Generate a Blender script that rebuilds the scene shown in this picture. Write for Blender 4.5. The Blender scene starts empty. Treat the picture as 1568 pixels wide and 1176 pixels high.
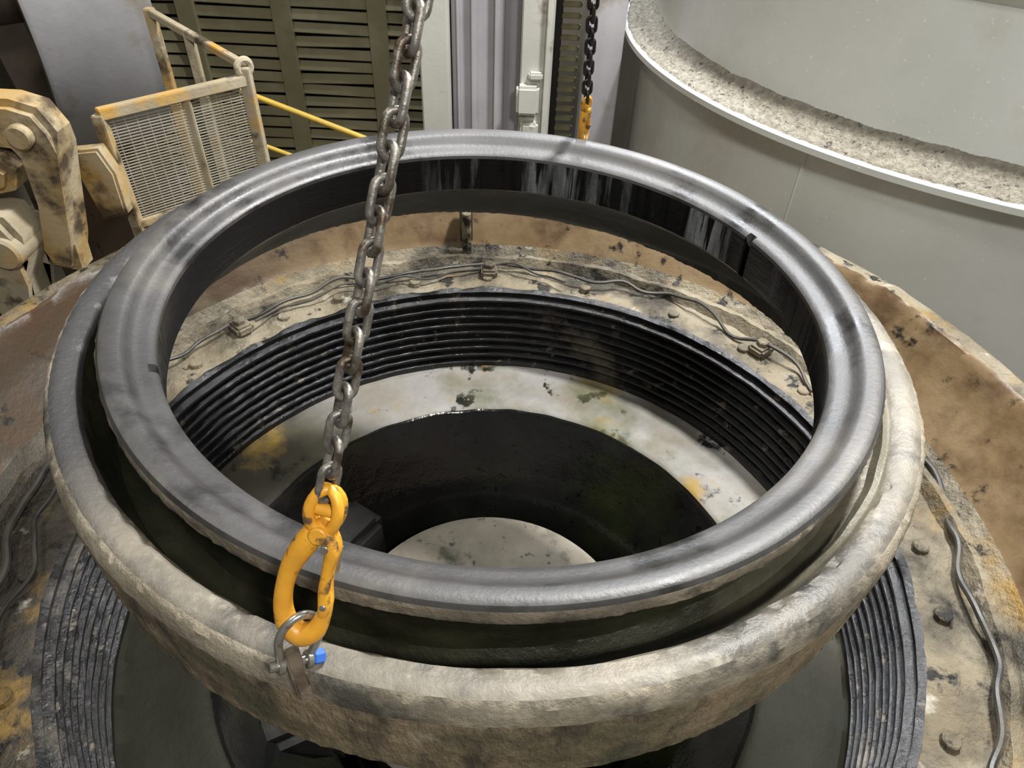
import bpy, bmesh, math, random
from mathutils import Vector, Matrix, noise
random.seed(4)
sc=bpy.context.scene
# ---------------------------------------------------------------- materials
def M(name,c1,c2,scale=3,rough=.6,rvar=.12,metal=0.0,bump=.3,bscale=25,spots=(),stretch=(1,1,1),uv=False,bdist=.01,lo=.35,hi=.65,grad=None,grad2=None,spec=.5):
    m=bpy.data.materials.new(name); m.use_nodes=True
    nt=m.node_tree; N=nt.nodes; L=nt.links
    p=N['Principled BSDF']; tc=N.new('ShaderNodeTexCoord'); src=tc.outputs['UV' if uv else 'Object']
    p.inputs['Specular IOR Level'].default_value=spec
    def nz(sc_,st,off=0,det=8,ro=.6):
        mp=N.new('ShaderNodeMapping'); mp.inputs['Scale'].default_value=st; mp.inputs['Location'].default_value=(off,off*.7,off*.3)
        L.new(src,mp.inputs[0]); n=N.new('ShaderNodeTexNoise'); n.inputs['Scale'].default_value=sc_; n.inputs['Detail'].default_value=det
        n.inputs['Roughness'].default_value=ro; L.new(mp.outputs[0],n.inputs['Vector']); return n.outputs['Fac']
    def mr(f,a,b,c=0,d=1):
        r=N.new('ShaderNodeMapRange'); r.inputs[1].default_value=a; r.inputs[2].default_value=b; r.inputs[3].default_value=c; r.inputs[4].default_value=d
        L.new(f,r.inputs[0]); return r.outputs[0]
    def mix(f,a,b):
        x=N.new('ShaderNodeMix'); x.data_type='RGBA'; L.new(f,x.inputs[0])
        for v,i in ((a,6),(b,7)):
            if isinstance(v,tuple): x.inputs[i].default_value=(*v,1)
            else: L.new(v,x.inputs[i])
        return x.outputs[2]
    def fmix(f,a,b):
        x=N.new('ShaderNodeMix'); x.data_type='FLOAT'; L.new(f,x.inputs[0]); L.new(a,x.inputs[2]); x.inputs[3].default_value=b; return x.outputs[0]
    f=nz(scale,stretch); col=mix(mr(f,lo,hi),c1,c2); rg=mr(f,.3,.7,rough-rvar,rough+rvar)
    def applygrad(col,grad,rg):
        ax,a,b,c,ns=grad[:5]
        d=N.new('ShaderNodeVectorMath'); d.operation='DOT_PRODUCT'; L.new(tc.outputs['Object'],d.inputs[0]); d.inputs[1].default_value=ax
        ad=N.new('ShaderNodeMath'); ad.operation='MULTIPLY_ADD'; L.new(nz(3,(1,1,1),5),ad.inputs[0]); ad.inputs[1].default_value=ns; L.new(d.outputs['Value'],ad.inputs[2])
        mm=mr(ad.outputs[0],a,b)
        if len(grad)>5: rg=fmix(mm,rg,grad[5])
        return mix(mm,col,c),rg
    if grad: col,rg=applygrad(col,grad,rg)
    for k,s in enumerate(spots):
        st=s[4] if len(s)>4 else (1,1,1)
        g=nz(s[1],st,3.3*(k+1)); mm=mr(g,s[2],s[3]); col=mix(mm,col,s[0])
        if len(s)>5: rg=fmix(mm,rg,s[5])
    if grad2: col,rg=applygrad(col,grad2,rg)
    L.new(col,p.inputs['Base Color']); L.new(rg,p.inputs['Roughness']); p.inputs['Metallic'].default_value=metal
    if bump:
        b=N.new('ShaderNodeBump'); b.inputs['Strength'].default_value=bump; b.inputs['Distance'].default_value=bdist
        L.new(nz(bscale,stretch,1.7,6,.65),b.inputs['Height']); L.new(b.outputs[0],p.inputs['Normal'])
    return m
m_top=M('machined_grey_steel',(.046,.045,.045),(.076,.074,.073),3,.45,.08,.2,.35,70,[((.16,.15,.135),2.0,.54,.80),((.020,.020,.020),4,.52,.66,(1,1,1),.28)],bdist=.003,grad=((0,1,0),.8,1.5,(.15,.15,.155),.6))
m_inwall=M('oiled_inner_wall',(.006,.006,.007),(.013,.013,.014),3,.16,.1,.2,.3,60,[((.22,.23,.25),1.0,.48,.61,(34,.8,1),.45),((.006,.006,.007),1.0,.50,.56,(150,1.5,1),.12)],uv=True,grad2=((-.5,-1,0),-.78,-.60,(.011,.011,.012),.1))
m_dusty=M('dust_caked_edge',(.22,.185,.135),(.11,.092,.07),5,.85,.08,0,.9,45,[((.04,.036,.03),9,.54,.68)],bdist=.012)
m_groove=M('shaded_groove_lit_right',(.010,.011,.006),(.030,.029,.015),4,.45,.1,0,.5,25,[((.09,.078,.052),1.6,.58,.78)],grad=((.9,-.35,0),1.0,1.45,(.22,.195,.145),.5))  # ring's shade painted into dark green base, light on right slope into gradient
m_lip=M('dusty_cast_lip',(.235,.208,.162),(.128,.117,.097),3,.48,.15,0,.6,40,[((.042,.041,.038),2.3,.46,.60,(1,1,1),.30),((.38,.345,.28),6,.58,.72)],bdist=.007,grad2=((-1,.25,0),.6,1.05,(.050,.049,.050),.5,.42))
m_lipedge=M('crusted_lip_edge',(.35,.31,.24),(.21,.18,.13),6,.8,.1,0,.9,45,[((.060,.056,.045),3.2,.48,.62)],bdist=.012)
m_skirt=M('dusty_cast_skirt',(.29,.228,.142),(.17,.133,.080),4,.8,.08,0,1,38,[((.058,.061,.032),2.4,.46,.62),((.058,.047,.032),14,.50,.65,(1,1,.35)),((.39,.33,.235),5,.58,.72)],bdist=.02,stretch=(1,1,.40))
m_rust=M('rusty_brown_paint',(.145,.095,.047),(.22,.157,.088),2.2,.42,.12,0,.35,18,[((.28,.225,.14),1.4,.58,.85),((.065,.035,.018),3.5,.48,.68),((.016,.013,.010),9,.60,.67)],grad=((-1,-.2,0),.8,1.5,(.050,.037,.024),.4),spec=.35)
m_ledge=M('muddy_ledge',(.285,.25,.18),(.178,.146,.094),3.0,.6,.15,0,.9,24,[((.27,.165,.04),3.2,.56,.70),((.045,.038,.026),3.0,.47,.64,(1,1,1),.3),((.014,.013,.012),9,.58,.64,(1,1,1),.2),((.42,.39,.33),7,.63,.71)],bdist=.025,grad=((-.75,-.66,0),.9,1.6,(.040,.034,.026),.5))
m_thread=M('greased_black_threads',(.007,.007,.008),(.018,.018,.020),6,.13,.08,.25,.6,26,[((.12,.105,.08),2.0,.60,.75),((.12,.105,.08),11,.61,.69)],bdist=.015)
m_pale=M('pale_scraped_seat',(.27,.265,.26),(.20,.18,.142),3,.50,.12,.0,.5,20,[((.27,.18,.045),2.4,.55,.66),((.016,.016,.013),6,.57,.62,(1,1,1),.2),((.085,.09,.045),1.8,.50,.70)],grad=((-.4,-1,0),-.65,-.1,(.055,.048,.036),.5,.6),grad2=((-.25,-1,0),-.35,.3,(.014,.014,.009),.5,.65),spec=.18)
m_bowl=M('dark_wet_steel',(.005,.005,.005),(.011,.011,.010),2,.15,.07,.15,.2,4,[((.018,.023,.008),1.8,.50,.72),((.003,.003,.003),24,.62,.66)],bdist=.03)
m_arm=M('guard_arm_grey',(.018,.017,.016),(.028,.027,.025),4,.5,.1,.0,.3,20,[((.010,.010,.010),5,.52,.62)],spec=.2)
m_head=M('dusty_head_top',(.34,.305,.245),(.25,.225,.175),5,.8,.1,0,.6,30,[((.08,.08,.07),18,.60,.68),((.05,.055,.035),4,.54,.66)],grad2=((0,-1,0),.1,.5,(.05,.045,.038),.3))
m_white=M('pale_grey_hopper_paint',(.66,.68,.66),(.57,.59,.56),1.2,.22,.1,0,.10,60,[((.46,.43,.33),1.3,.53,.80),((.80,.81,.80),50,.65,.69)])
m_gravel=M('crushed_stone_dust',(.46,.425,.35),(.28,.256,.205),30,.9,.05,0,1,60,[((.10,.09,.08),28,.60,.66)],bdist=.03)
m_col=M('column_grey_paint',(.34,.33,.36),(.44,.43,.45),1.5,.5,.1,0,.1,40,[((.24,.21,.16),2.5,.58,.72)])
m_colw=M('column_white_paint',(.48,.48,.44),(.56,.56,.52),1.5,.5,.1,0,.1,40,[((.25,.22,.16),5,.60,.72)])
m_khaki=M('khaki_louvre_paint',(.21,.19,.105),(.155,.14,.078),1.5,.6,.1,0,.2,30,[((.26,.24,.16),2,.54,.74)])
m_black=M('dark_void',(.012,.011,.010),(.02,.018,.015),3,.8,.1,0,.1)
m_yel=M('dusty_yellow_paint',(.41,.235,.05),(.39,.295,.155),3.5,.6,.12,0,.4,30,[((.42,.36,.25),3,.44,.62),((.075,.052,.03),5,.51,.64)])
m_yrail=M('bright_yellow_rail',(.55,.37,.05),(.42,.29,.06),6,.5,.1,0,.2)
m_beige=M('dust_coated_beige',(.42,.37,.27),(.30,.25,.165),4,.75,.1,0,.4,30,[((.50,.29,.06),3,.54,.66),((.08,.06,.04),6,.57,.67)])
m_wire=M('mesh_wire',(.46,.43,.37),(.33,.30,.23),6,.6,.1,.3,.0)
m_wheel=M('worn_steel_wheel',(.24,.24,.25),(.33,.33,.345),1.5,.42,.1,.1,.15,30,[((.18,.15,.10),3,.54,.70)])
m_wheelside=M('brown_wheel_side',(.08,.055,.035),(.05,.038,.03),3,.6,.1,0,.3,30)
m_chain=M('dirty_chain_steel',(.15,.14,.125),(.32,.30,.27),40,.33,.1,.6,.5,120,[((.075,.05,.03),25,.50,.64)],bdist=.003)
m_chaindk=M('dark_chain_steel',(.03,.03,.03),(.06,.055,.05),30,.4,.1,.6,.4,120,bdist=.003)
m_hook=M('golden_yellow_hook_paint',(.72,.35,.03),(.62,.29,.025),25,.38,.1,0,.3,70,[((.12,.07,.035),22,.56,.63),((.42,.29,.13),12,.56,.7)],bdist=.003)
m_zinc=M('zinc_plated_steel',(.50,.50,.47),(.33,.31,.28),20,.28,.1,.85,.2,80,[((.16,.13,.09),25,.58,.68)],bdist=.003)
m_lug=M('rusted_lug',(.07,.05,.033),(.13,.10,.07),20,.7,.1,0,.5,50)
m_blue=M('blue_nut_paint',(.02,.10,.55),(.03,.12,.45),20,.4,.1,0,.1)
m_hose=M('rubber_hose',(.020,.020,.020),(.075,.066,.052),8,.5,.1,0,.2)
m_floor=M('concrete_floor_mat',(.16,.14,.11),(.22,.19,.15),1.5,.8,.1,0,.3)
m_wall=M('grimy_wall_mat',(.16,.14,.10),(.10,.09,.07),1,.8,.1,0,.2)
# ---------------------------------------------------------------- builder
class B:
    def __init__(s,name): s.name=name; s.bm=bmesh.new(); s.mats=[]; s.uv=s.bm.loops.layers.uv.new('UVMap')
    def mi(s,m):
        if m not in s.mats: s.mats.append(m)
        return s.mats.index(m)
    def mesh(s,vs,fs,m):
        V=[s.bm.verts.new(v) for v in vs]; k=s.mi(m); out=[]
        for f in fs:
            try: F=s.bm.faces.new([V[i] for i in f]); F.material_index=k; F.smooth=True; out.append(F)
            except ValueError: pass
        return V,out
    def box(s,c,size,m,R=None,bev=.006):
        R=R or Matrix.Identity(3); h=[x/2 for x in size]; c=Vector(c)
        vs=[c+R@Vector((x*h[0],y*h[1],z*h[2])) for x in(-1,1) for y in(-1,1) for z in(-1,1)]
        V,F=s.mesh(vs,[(0,1,3,2),(4,6,7,5),(0,4,5,1),(2,3,7,6),(0,2,6,4),(1,5,7,3)],m)
        if bev:
            E=list({e for f in F for e in f.edges}); bmesh.ops.bevel(s.bm,geom=E,offset=min(bev,min(size)*.3),segments=2,affect='EDGES',material=-1)
    def beam(s,a,b,w,t,m,up=(0,0,1),bev=.004):
        a=Vector(a);b=Vector(b);d=(b-a);l=d.length;d.normalize();u=Vector(up)
        if abs(d.dot(u))>.98:u=Vector((0,1,0))
        x=d.cross(u).normalized();y=x.cross(d)
        R=Matrix((x,y,d)).transposed(); s.box((a+b)/2,(w,t,l),m,R,bev)
    def tube(s,path,r,m,sides=8,closed=False,cap=True):
        P=[Vector(p) for p in path]; n=len(P); rr=r if isinstance(r,(list,tuple)) else [r]*n
        T=[]
        for i in range(n):
            a=P[(i-1)%n] if closed else P[max(i-1,0)]; b=P[(i+1)%n] if closed else P[min(i+1,n-1)]; T.append((b-a).normalized())
        u=T[0].orthogonal().normalized(); rings=[]; 
        for i in range(n):
            u=(u-T[i]*u.dot(T[i])).normalized(); v=T[i].cross(u)
            rings.append([P[i]+(u*math.cos(t)+v*math.sin(t))*rr[i] for t in [2*math.pi*k/sides for k in range(sides)]])
        off=0
        if closed: off=min(range(sides),key=lambda o:(rings[-1][0]-rings[0][o]).length)
        vs=[q for R_ in rings for q in R_]; fs=[]
        for i in range(n if closed else n-1):
            j=(i+1)%n; o=off if (closed and j==0) else 0
            for k in range(sides): fs.append((i*sides+k,i*sides+(k+1)%sides,j*sides+(k+1+o)%sides,j*sides+(k+o)%sides))
        if not closed and cap: fs.append(tuple(range(sides-1,-1,-1))); fs.append(tuple((n-1)*sides+k for k in range(sides)))
        s.mesh(vs,fs,m)
    def cyl(s,a,b,r,m,sides=24): 
        a=Vector(a);b=Vector(b);d=(b-a);c=min(r*.15,d.length*.2);d.normalize()
        s.tube([a,a+d*c*.01,a+d*c,b-d*c,b-d*c*.01,b],[r-c,r-c,r,r,r-c,r-c],m,sides)
    def prism(s,poly,o,ax,ay,depth,m,bev=.01):
        o=Vector(o);ax=Vector(ax).normalized();ay=Vector(ay).normalized();n=ax.cross(ay).normalized()
        k=len(poly); vs=[o+ax*p[0]+ay*p[1]-n*depth/2 for p in poly]+[o+ax*p[0]+ay*p[1]+n*depth/2 for p in poly]
        fs=[tuple(range(k-1,-1,-1)),tuple(range(k,2*k))]+[(i,(i+1)%k,k+(i+1)%k,k+i) for i in range(k)]
        V,F=s.mesh(vs,fs,m)
        if bev:
            E=list({e for e in F[0].edges}|{e for e in F[1].edges}); bmesh.ops.bevel(s.bm,geom=E,offset=bev,segments=2,affect='EDGES',material=-1)
    def lathe(s,prof,c=(0,0,0),seg=256,a0=0,a1=360,disp=None,step=None):
        pts=[]
        for i,(r,z,m) in enumerate(prof):
            if i and step:
                r0,z0,_=prof[i-1]; k=max(1,int(math.hypot(r-r0,z-z0)/step))
                for j in range(1,k): pts.append((r0+(r-r0)*j/k,z0+(z-z0)*j/k,m))
            pts.append((r,z,m))
        full=abs(a1-a0)>=359.9; ns=seg if full else seg+1; cols=[]; c=Vector(c)
        for j in range(ns):
            a=math.radians(a0+(a1-a0)*j/seg); col=[]
            for i,(r,z,m) in enumerate(pts):
                if disp: r2,z2=disp(r,z,a,m)
                else: r2,z2=r,z
                col.append(s.bm.verts.new(c+Vector((r2*math.cos(a),r2*math.sin(a),z2))))
            cols.append(col)
        for j in range(seg):
            A=cols[j];Bc=cols[(j+1)%ns]
            for i in range(len(pts)-1):
                F=s.bm.faces.new((A[i],Bc[i],Bc[i+1],A[i+1])); F.material_index=s.mi(pts[i+1][2]); F.smooth=True
                uu=[j/seg,(j+1)/seg,(j+1)/seg,j/seg]; vv=[pts[i],pts[i],pts[i+1],pts[i+1]]
                for l,u,v in zip(F.loops,uu,vv): l[s.uv].uv=(u,v[0]*.5+v[1])
    def done(s,parent=None,ang=38,recalc=True):
        if recalc: bmesh.ops.recalc_face_normals(s.bm,faces=s.bm.faces)
        for e in s.bm.edges:
            if len(e.link_faces)==2 and e.calc_face_angle(0)>math.radians(ang): e.smooth=False
        me=bpy.data.meshes.new(s.name); s.bm.to_mesh(me); s.bm.free()
        for m in s.mats: me.materials.append(m)
        o=bpy.data.objects.new(s.name,me); sc.collection.objects.link(o)
        if parent: o.parent=parent
        return o
def empty(n):
    o=bpy.data.objects.new(n,None); sc.collection.objects.link(o); return o
def nz(x,y,z): return noise.noise(Vector((x,y,z)))
# ---------------------------------------------------------------- crusher bowl liner (the big suspended ring)
def liner_disp(r,z,a,m):
    ca,sa=math.cos(a),math.sin(a); deg=math.degrees(a)%360
    if m in (m_lip,m_dusty,m_skirt,m_lipedge):
        k={m_lip:.0014,m_dusty:.0042,m_skirt:.0040,m_lipedge:.0028}[m]
        n=.6*nz(ca*9,sa*9,z*14)+.7*nz(ca*38,sa*38,z*45)+.7*nz(ca*90,sa*90,z*90)
        r+=k*n; z+=k*n*.7
    if m is m_lip and r<1.1: q=.014*max(0,nz(ca*22,sa*22,3)); r+=q; z-=q*.6
    if m is m_groove and r>.96:
        w=max(0,math.cos(a-math.radians(-25)))**1.5 ; z+=.11*w*min(1,max(0,(-.12-z)/.12))
        r+=.004*nz(ca*12,sa*12,z*20)
    if r>1.04: z-=.035*max(0,math.cos(a-math.radians(35)))*min(1,(r-1.04)/.04)
    if m is m_inwall and abs(deg-27.0)<.9: r+=.02
    if m is m_top and r<.925:
        if abs(deg-27.0)<.9: z-=.03; r+=.012
        if abs(deg-207)<1.0: z-=.04
    return r,z
b=B('crusher_bowl_liner')
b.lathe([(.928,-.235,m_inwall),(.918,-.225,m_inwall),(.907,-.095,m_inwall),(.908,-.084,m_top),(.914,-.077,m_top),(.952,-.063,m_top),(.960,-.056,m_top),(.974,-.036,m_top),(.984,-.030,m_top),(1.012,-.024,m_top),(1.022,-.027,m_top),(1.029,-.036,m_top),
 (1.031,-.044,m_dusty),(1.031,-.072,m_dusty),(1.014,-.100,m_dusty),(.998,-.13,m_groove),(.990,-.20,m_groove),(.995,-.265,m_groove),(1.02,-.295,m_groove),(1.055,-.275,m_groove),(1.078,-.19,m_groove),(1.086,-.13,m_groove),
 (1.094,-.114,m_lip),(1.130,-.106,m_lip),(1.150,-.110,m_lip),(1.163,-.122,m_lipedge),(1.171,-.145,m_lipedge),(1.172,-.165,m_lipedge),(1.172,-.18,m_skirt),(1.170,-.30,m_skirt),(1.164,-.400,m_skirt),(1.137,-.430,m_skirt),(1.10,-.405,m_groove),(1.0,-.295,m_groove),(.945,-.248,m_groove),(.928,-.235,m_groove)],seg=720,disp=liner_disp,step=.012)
bmesh.ops.remove_doubles(b.bm,verts=b.bm.verts,dist=.0005)
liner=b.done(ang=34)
TILT=Matrix.Translation((.024,0,.015))@Matrix.Rotation(math.radians(1.8),4,'Y')
liner.matrix_world=TILT
# ---------------------------------------------------------------- crusher frame below
frame=empty('crusher_frame')
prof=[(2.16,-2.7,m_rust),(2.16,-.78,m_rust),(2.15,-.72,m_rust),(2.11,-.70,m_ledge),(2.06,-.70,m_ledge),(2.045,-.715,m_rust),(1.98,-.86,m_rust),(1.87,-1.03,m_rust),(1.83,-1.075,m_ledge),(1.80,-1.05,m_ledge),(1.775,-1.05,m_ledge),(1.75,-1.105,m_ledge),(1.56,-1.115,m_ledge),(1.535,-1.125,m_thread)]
nT=9
for i in range(nT):
    z=-1.14-i*.05; r=1.53-i*.005
    prof+=[(r+.012,z,m_thread),(r+.012,z-.016,m_thread),(r-.018,z-.026,m_thread),(r-.018,z-.038,m_thread)]
prof+=[(1.475,-1.60,m_thread),(1.46,-1.615,m_pale),(1.17,-1.63,m_pale),(1.15,-1.64,m_pale),(1.135,-1.66,m_bowl),(1.10,-1.72,m_bowl),(.95,-1.93,m_bowl),(.82,-2.12,m_bowl),(.74,-2.35,m_bowl),(.70,-2.6,m_bowl),(.3,-2.68,m_bowl)]
def fd(r,z,a,m):
    ca,sa=math.cos(a),math.sin(a)
    if m is m_ledge: z+=.020*nz(ca*r*6,sa*r*6,2)+.009*nz(ca*r*20,sa*r*20,5)
    if m is m_rust and z>-1.2: r+=.008*nz(ca*5,sa*5,z*4)
    if m is m_pale: z+=.008*nz(ca*r*7,sa*r*7,3)
    if m is m_thread: r+=.004*nz(ca*14,sa*14,z*9)
    return r,z
b=B('frame_body'); 
pr2=[]
for i,(r,z,m) in enumerate(prof):
    if i and m in(m_ledge,m_rust,m_pale) and z>-1.7:
        r0,z0,_=prof[i-1]; k=max(1,int(math.hypot(r-r0,z-z0)/.03)) if z0>-1.7 else 1
        for j in range(1,k): pr2.append((r0+(r-r0)*j/k,z0+(z-z0)*j/k,m))
    pr2.append((r,z,m))
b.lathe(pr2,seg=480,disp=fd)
for d in (93,40,140,165):
    a=math.radians(d); c=Vector((1.68*math.cos(a),1.68*math.sin(a),-1.09)); R=Matrix.Rotation(a,3,'Z')
    b.box(c+Vector((0,0,.01)),(.11,.09,.05),m_ledge,R,.012); b.cyl(c+Vector((0,0,.02)),c+Vector((0,0,.06)),.03,m_ledge,6)
for d in (97,):
    a=math.radians(d); R=Matrix.Rotation(a,3,'Z'); b.box((1.90*math.cos(a),1.90*math.sin(a),-.90),(.09,.07,.22),m_ledge,R,.01); b.cyl((1.82*math.cos(a),1.82*math.sin(a),-1.06),(1.82*math.cos(a),1.82*math.sin(a),-.80),.026,m_ledge,12)
for d in range(0,360,15):
    a=math.radians(d+random.uniform(-4,4)); r=1.63
    b.cyl((r*math.cos(a),r*math.sin(a),-1.12),(r*math.cos(a),r*math.sin(a),-1.085),.03,m_ledge,8)
for d in (148,207):
    a=math.radians(d); b.box((.96*math.cos(a),.96*math.sin(a),-2.12),(.42,.34,.56),m_arm,Matrix.Rotation(a,3,'Z'),.04)
b.done(frame)
b=B('hydraulic_hoses')
for k,(r0,a0,a1,rad) in enumerate([(1.70,28,160,.009),(1.65,78,138,.006),(1.76,-42,15,.012),(1.74,165,235,.014),(1.66,172,225,.008)]):
    P=[]
    for i in range(140):
        d=a0+(a1-a0)*i/139; a=math.radians(d); r=r0+.12*nz(d*.06,k*9,0)+.04*nz(d*.17,k*5,2); z=-1.065+.05*nz(d*.12,k,4)
        P.append((r*math.cos(a),r*math.sin(a),z))
    b.tube(P,rad,m_hose,8)
b.done(frame)
b=B('crusher_head')
b.lathe([(0.001,-1.975,m_head),(.30,-1.98,m_head),(.64,-1.995,m_head),(.69,-2.01,m_head),(.705,-2.04,m_bowl),(.70,-2.2,m_bowl),(.68,-2.6,m_bowl),(.68,-2.69,m_bowl)],seg=160,step=.04)
b.done()
# ---------------------------------------------------------------- feed hopper at right
HC=(3.42,3.56,.005); Q=.45
b=B('feed_hopper')
b.lathe([(2.10,-2.70,m_white),(2.10,-.40,m_white),(2.11,-.37,m_white),(2.22,-.365,m_white),(2.235,-.355,m_white),(2.235,-.325,m_white),(2.225,-.315,m_white),(2.17,-.315,m_white),(2.16,-.32,m_white),(2.03,-.29,m_white),(2.0,-.20,m_white),(1.97,.36,m_white),(2.0,.38,m_white),(2.02,.40,m_white),(2.02,.44,m_white),(1.95,.46,m_white),(1.9,1.2,m_white)],c=HC,seg=600,a0=120,a1=320,disp=lambda r,z,a,m:(r+Q,z))
def gd(r,z,a,m):
    t=(2.215-r)/.22 ; e=math.sin(math.pi*min(1,max(0,t)))
    return r+Q+(.014*nz(a*25,r*5,3)+.008*nz(a*90,r*5,3))*(1-t),z+(.020*abs(nz(a*60,r*25,7))+.016*nz(a*200,r*90,1))*e+.012*nz(a*14,4,4)*t
b.lathe([(2.215,-.32,m_gravel),(2.20,-.302,m_gravel),(2.15,-.285,m_gravel),(2.05,-.255,m_gravel),(1.995,-.215,m_gravel),(1.985,-.22,m_gravel)],c=HC,seg=1700,a0=120,a1=320,step=.010,disp=gd)
for aa in(222,262):
    a=math.radians(aa); b.box(Vector(HC)+Vector(((2.101+Q)*math.cos(a),(2.101+Q)*math.sin(a),-1.55)),(.012,.02,2.28),m_white,Matrix.Rotation(a,3,'Z'),.004)
b.done()
# ---------------------------------------------------------------- back structure
b=B('floor'); b.box((0,1.5,-2.75),(12,12,.1),m_floor,bev=0); b.done()
b=B('wall_back'); b.box((0,6.2,.4),(12,.15,6.4),m_wall,bev=0); b.done()
b=B('wall_left'); b.box((-5.2,1.5,.4),(.15,9.4,6.4),m_wall,bev=0); b.done()
Y=3.55
b=B('steel_column')
b.box((-.56,Y,.2),(.20,.30,5.9),m_colw,bev=.01)
b.box((-.27,Y+.08,.2),(.36,.2,5.9),m_col,bev=.01)
for x in(-.40,-.30,-.14): b.box((x,Y-.03,.2),(.03,.06,5.9),m_col,bev=.006)
b.done()
b=B('steel_column')
b.box((.14,Y,.2),(.22,.26,5.9),m_colw,bev=.01); b.box((-.03,Y+.1,.2),(.12,.1,5.9),m_col,bev=.005); b.box((.28,Y+.1,.2),(.05,.2,5.9),m_black,bev=.005)
b.box((.11,Y-.15,-.98),(.13,.09,.12),m_colw,bev=.02); b.box((.09,Y-.16,-.76),(.16,.10,.20),m_colw,bev=.02); b.box((.14,Y-.15,-.60),(.10,.06,.05),m_colw,bev=.012)
b.box((.21,Y-.14,.2),(.03,.05,5.9),m_colw,bev=.005)
for i in range(40): b.box((.36,Y+.02,-2+i*.07),(.14,.03,.035),m_khaki,bev=.005)
b.done()
b=B('steel_column'); b.box((.59,Y-.1,.2),(.24,.2,5.9),m_col,bev=.01); b.box((.47,Y-.15,.2),(.03,.3,5.9),m_col,bev=.006); b.done()
b=B('louvred_panel'); YL=4.6
b.box((-1.9,YL+.12,-.3),(3.4,.06,4.8),m_black,bev=0)
xs=[-3.5,-2.72,-1.94,-1.16,-.38]
for x in xs: b.box((x,YL,-.3),(.15,.08,4.8),m_khaki,bev=.006)
for i in range(len(xs)-1):
    for j in range(46):
        b.box(((xs[i]+xs[i+1])/2,YL+.02,-2.6+j*.1),(.66,.022,.080),m_khaki,Matrix.Rotation(math.radians(-14+random.uniform(-9,9)),3,'X')@Matrix.Rotation(math.radians(random.uniform(-1.3,1.3)),3,'Y'),.004)
b.done()
b=B('yellow_handrail')
b.tube([(-1.75,2.9,-.60),(-.6,2.9,-1.02)],.02,m_yrail,10); b.tube([(-1.75,2.9,-.93),(-.6,2.9,-1.35)],.016,m_yrail,10)
for x in(-1.7,-.9): b.tube([(x,2.9,-2.7),(x,2.9,-.60-(x+1.75)*.365)],.018,m_yrail,10)
b.done()
def guard(name,A,Bp,zt,zb):
    b=B(name); A=Vector((*A,0));Bp=Vector((*Bp,0)); d=(Bp-A).normalized(); L=(Bp-A).length
    Z=lambda p,z:(p.x,p.y,z)
    b.beam(Z(A,zb-.2),Z(A,zt),.05,.05,m_yel); b.beam(Z(Bp,-2.7),Z(Bp,zt+.06),.055,.055,m_beige)
    b.beam(Z(A,zt),Z(Bp,zt),.05,.05,m_beige); b.beam(Z(A,zb),Z(Bp,zb),.04,.04,m_yel)
    C=A+d*L*.55; b.beam(Z(C,zb),Z(C,zt),.045,.02,m_beige)
    P=[Vector(Z(Bp,zt+.06))+Vector((0,0,.035*math.sin(t)))+d*.035*math.cos(t) for t in [2*math.pi*i/20 for i in range(20)]]
    b.tube(P,.018,m_beige,8,True)
    k=int((zt-zb)/.014)
    for i in range(1,k): b.tube([Z(A,zb+i*.014),Z(Bp,zb+i*.014)],.0032,m_wire,4)
    for i in range(1,14):
        q=A+d*L*i/14; b.tube([Z(q,zb),Z(q,zt)],.0022,m_wire,4)
    return b.done()
guard('mesh_guard_panel',(-1.84,1.44),(-1.33,1.95),-.19,-.74)
b=B('guard_rail_frame')
b.beam((-2.02,2.55,-.06),(-1.36,2.07,-.17),.04,.04,m_beige); b.beam((-1.75,2.36,-2.7),(-1.75,2.36,-.10),.05,.04,m_beige); b.beam((-2.02,2.55,-2.7),(-2.02,2.55,-.04),.05,.05,m_yel)
b.done()
# big wheel
b=B('drive_pulley_wheel')
W=.34; c=Vector((-3.10,3.45,-.2)); 
prf=[(.18,-.12),(.18,.12),(.75,.06),(.86,.20),(.93,W),(.985,W),(1.0,W-.02),(1.0,-W+.02),(.985,-W),(.93,-W),(.86,-.20),(.75,-.06),(.18,-.12)]
b.lathe([(r,z,(m_wheel if (r>.97) else m_wheelside)) for r,z in prf],seg=120)
for k in range(6):
    a=k*math.pi/3; b.beam((.15*math.cos(a),.15*math.sin(a),0),(.88*math.cos(a),.88*math.sin(a),0),.14,.22,m_wheelside,up=(0,0,1))
b.cyl((0,0,-.45),(0,0,.45),.16,m_wheelside)
b.bm.transform(Matrix.Translation(c)@Matrix.Rotation(math.radians(42),4,'Z')@Matrix.Rotation(math.radians(90),4,'Y'))
b.box((-3.5,3.9,-1.95),(.9,.7,1.5),m_rust); b.done()
# yellow machine arms at far left
b=B('yellow_lift_arm')
ax=(1,0,0); ay=(0,0,1); O=(0,1.12,0)
b.prism([(-2.9,.02),(-1.95,.01),(-1.85,-.02),(-1.805,-.116),(-1.825,-.20),(-1.857,-.32),(-1.935,-.638),(-1.95,-.78),(-2.08,-.76),(-2.065,-.66),(-2.0,-.435),(-1.95,-.22),(-1.985,-.15),(-2.9,-.13)],O,ax,ay,.16,m_yel,.03)
b.prism([(-2.9,-.19),(-2.05,-.20),(-1.99,-.25),(-2.03,-.34),(-2.15,-.37),(-2.9,-.37)],(0,1.08,0),ax,ay,.24,m_yel,.03)
b.prism([(-2.9,-.40),(-2.25,-.40),(-2.08,-.43),(-2.04,-.52),(-2.065,-.64),(-2.13,-.75),(-2.16,-1.05),(-2.30,-1.10),(-2.27,-.84),(-2.4,-.76),(-2.9,-.74)],(0,1.0,0),ax,ay,.22,m_beige,.03)
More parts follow.
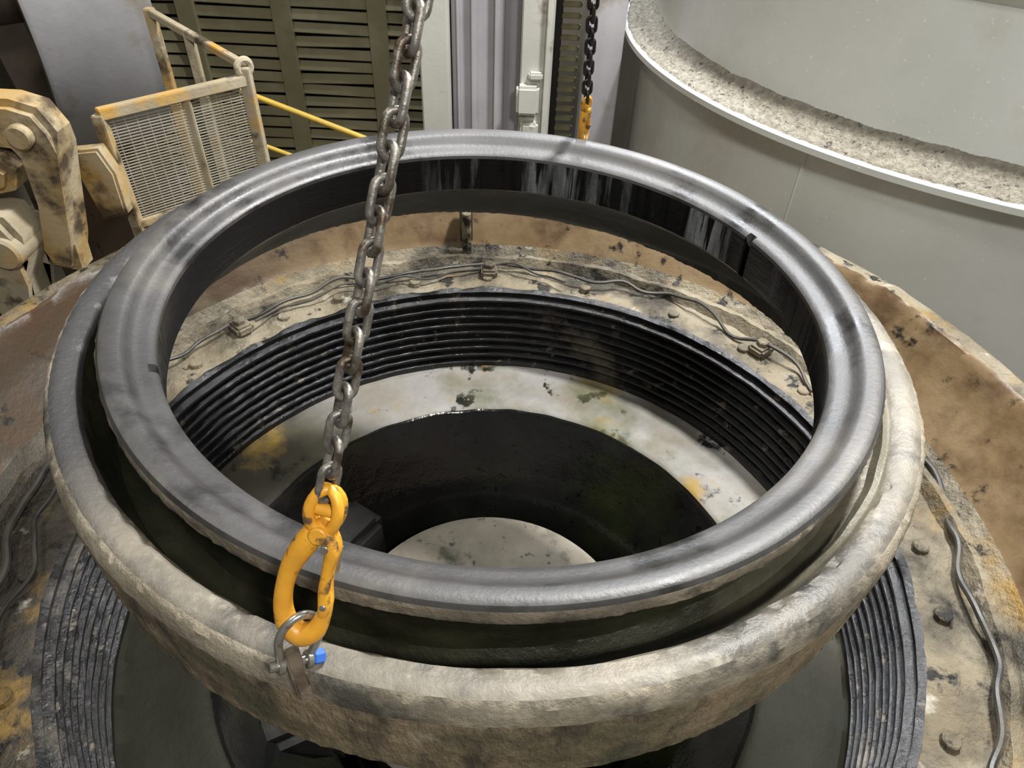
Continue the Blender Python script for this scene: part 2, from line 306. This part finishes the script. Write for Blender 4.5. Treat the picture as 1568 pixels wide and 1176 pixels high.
b.cyl((-2.12,.86,-.58),(-2.12,1.15,-.58),.075,m_beige); b.cyl((-1.93,1.0,-.12),(-1.93,1.24,-.12),.05,m_yel)
b.box((-2.6,1.15,-1.7),(.5,.4,2.0),m_rust,bev=.02)
b.prism([(-1.98,-.32),(-1.83,-.30),(-1.79,-.42),(-1.80,-.62),(-1.93,-.66)],(0,1.36,0),ax,ay,.08,m_yel,.012)
b.done()
# ---------------------------------------------------------------- rigging
def link(b,o,zax,xax,m,p,w,r):
    z=zax.normalized(); x=(xax-z*xax.dot(z)).normalized(); P=[]; rad=w-r; s_=p/2+.0035-rad
    for k in range(9): t=math.pi*k/8; P.append(o+x*rad*math.cos(t)+z*(s_+rad*math.sin(t)))
    for k in range(9): t=math.pi+math.pi*k/8; P.append(o+x*rad*math.cos(t)+z*(-s_+rad*math.sin(t)))
    b.tube(P,r,m,10,True)
def cat(C,n=6):
    out=[]
    for i in range(len(C)-1):
        p0=C[max(i-1,0)];p1=C[i];p2=C[i+1];p3=C[min(i+2,len(C)-1)]
        for k in range(n):
            t=k/n; out.append(tuple(.5*((2*p1[j])+(-p0[j]+p2[j])*t+(2*p0[j]-5*p1[j]+4*p2[j]-p3[j])*t*t+(-p0[j]+3*p1[j]-3*p2[j]+p3[j])*t**3) for j in range(3)))
    out.append(C[-1]); return out
def rig(S,CROWN,view,mch,F,tw):
    root=empty('chain_sling_leg')
    S=Vector(S); CROWN=Vector(CROWN); d=(CROWN-S).normalized(); vx=Vector(view).cross(d); vx=(vx-d*vx.dot(d)).normalized(); vx=Matrix.Rotation(math.radians(tw),3,d)@vx; vy=d.cross(vx)
    W=lambda x,z,y=0:S+(vx*x+vy*y+d*z)*F
    b=B('chain_links'); L=(CROWN-S).length; p=.044; t=.385*F+.003; i=0
    while t<L:
        ang=math.radians(40+90*(i%2)+random.uniform(-8,8)); link(b,S+d*t,d,vx*math.cos(ang)+vy*math.sin(ang),mch,p+.0105,.0205,.0064); t+=p-.0005; i+=1
    b.done(root)
    b=B('coupling_link')
    for yo in(-.012,.012):
        P=[W(.004+.026*math.cos(q),.335+.042*math.sin(q),yo*math.cos(q)) for q in [2*math.pi*k/24 for k in range(24)]]
        b.tube(P,.011*F,m_hook,10,True)
    b.cyl(W(-.03,.335),W(.036,.335),.012*F,m_hook); b.done(root)
    b=B('sling_hook')
    C=[(.010,.310,.014),(-.006,.288,.021),(-.022,.255,.023),(-.037,.215,.020),(-.044,.17,.017),(-.042,.125,.018),(-.028,.085,.021),(0,.066,.023),(.026,.082,.020),(.036,.115,.015),(.038,.15,.012),(.034,.17,.008)]
    q=cat(C); b.tube([W(x,z) for x,z,r in q],[r*F for x,z,r in q],m_hook,14)
    C=[(-.012,.305,.010),(.014,.292,.016),(.031,.262,.016),(.030,.22,.012),(.031,.18,.013),(.037,.145,.014),(.037,.125,.010)]
    q=cat(C)
    for yo in(-.010,.010): b.tube([W(x,z,yo) for x,z,r in q],[r*F*.85 for x,z,r in q],m_hook,12)
    b.prism([(-.012,.02),(.012,.02),(.014,-.03),(-.008,-.025)],W(.030,.235,.022),vx,d,.006*F,m_zinc,.001)
    b.cyl(W(.004,.292,-.026),W(.004,.292,.028),.017*F,m_hook); b.cyl(W(.02,.27,-.026),W(.02,.27,.026),.008*F,m_zinc,16)
    b.cyl(W(.037,.15,-.024),W(.037,.15,.024),.006*F,m_zinc,12); b.done(root)
    b=B('bow_shackle'); ca,sa=math.cos(math.radians(40)),math.sin(math.radians(40))
    K=[(-.026,-.01),(-.028,.01),(-.036,.035),(-.040,.06),(-.034,.085),(-.018,.103),(0,.109),(.018,.103),(.034,.085),(.040,.06),(.036,.035),(.028,.01),(.026,-.01)]
    q=cat([(x,z,.0085) for x,z in K],4); b.tube([W(x*ca,z,x*sa) for x,z,r in q],.0085*F,m_zinc,12)
    for sg in(-1,1): b.cyl(W(sg*.020*ca,0,sg*.020*sa),W(sg*.034*ca,0,sg*.034*sa),.018*F,m_zinc)
    b.cyl(W(-.05*ca,0,-.05*sa),W(.045*ca,0,.045*sa),.010*F,m_zinc); b.cyl(W(.036*ca,0,.036*sa),W(.058*ca,0,.058*sa),.015*F,m_blue,6)
    b.done(root)
    b=B('lifting_lug')
    pl=[(-.050,-.05),(.050,-.05),(.036,-.025)]+[(.026*math.cos(t),.026*math.sin(t)) for t in [math.pi*k/10 for k in range(11)]]+[(-.036,-.025)]
    nrm=(vx*ca+vy*sa); nrm=Vector((nrm.x,nrm.y,0)).normalized(); t2=Vector((0,0,1)).cross(nrm)
    b.prism(pl,S,t2,(0,0,1),.026,m_lug,.004); b.done(root)
rig(TILT@Vector((-.302,-1.115,-.083)),(.275,0,2.4),(0,.743,-.669),m_chain,.88,0)
rig(TILT@Vector((.29,1.09,-.10)),(.155,0,2.4),(0,.9,-.4),m_chaindk,.66,60)
b=B('hoist_master_link'); b.tube([Vector((.215+.09*math.cos(t),0,2.54+.13*math.sin(t))) for t in [2*math.pi*k/32 for k in range(32)]],.016,m_chain,12,True); b.done()
# ---------------------------------------------------------------- lights
def area(name,loc,tgt,size,e,col=(1,1,1)):
    l=bpy.data.lights.new(name,'AREA'); l.size=size; l.energy=e; l.color=col; o=bpy.data.objects.new(name,l); o.location=loc
    o.rotation_euler=(Vector(tgt)-Vector(loc)).to_track_quat('-Z','Y').to_euler(); sc.collection.objects.link(o)
area('offscreen_light',(2.0,1.9,4.2),(.5,.2,-.5),.5,520,(1,.985,.95))
area('offscreen_light',(.9,4.2,3.6),(2.0,2.2,0),.5,250,(.90,.94,1))  # added to brighten the hopper, no lamp known there
area('offscreen_light',(-2.6,.2,4.6),(-1.4,1.8,-.6),.8,75,(1,.95,.86))  # warm area light aimed at the left side, outside the view
area('offscreen_light',(1.3,-3.0,3.2),(.3,0,-.6),.5,125,(1,.97,.90))  # added fill from behind the camera for the near faces
w=bpy.data.worlds.new('World'); sc.world=w; w.use_nodes=True; w.node_tree.nodes['Background'].inputs[0].default_value=(.86,.86,.82,1); w.node_tree.nodes['Background'].inputs[1].default_value=.20
sc.view_settings.view_transform='Standard'; sc.view_settings.look='None'; sc.view_settings.exposure=.25
# ---------------------------------------------------------------- camera
cam=bpy.data.cameras.new('Camera'); cam.lens=24.96; cam.sensor_width=36; co=bpy.data.objects.new('Camera',cam); sc.collection.objects.link(co)
co.matrix_world=Matrix.Translation((.065,-1.68,1.1))@Matrix.Rotation(math.radians(90-42),4,'X')@Matrix.Rotation(math.radians(2.4),4,'Z'); sc.camera=co
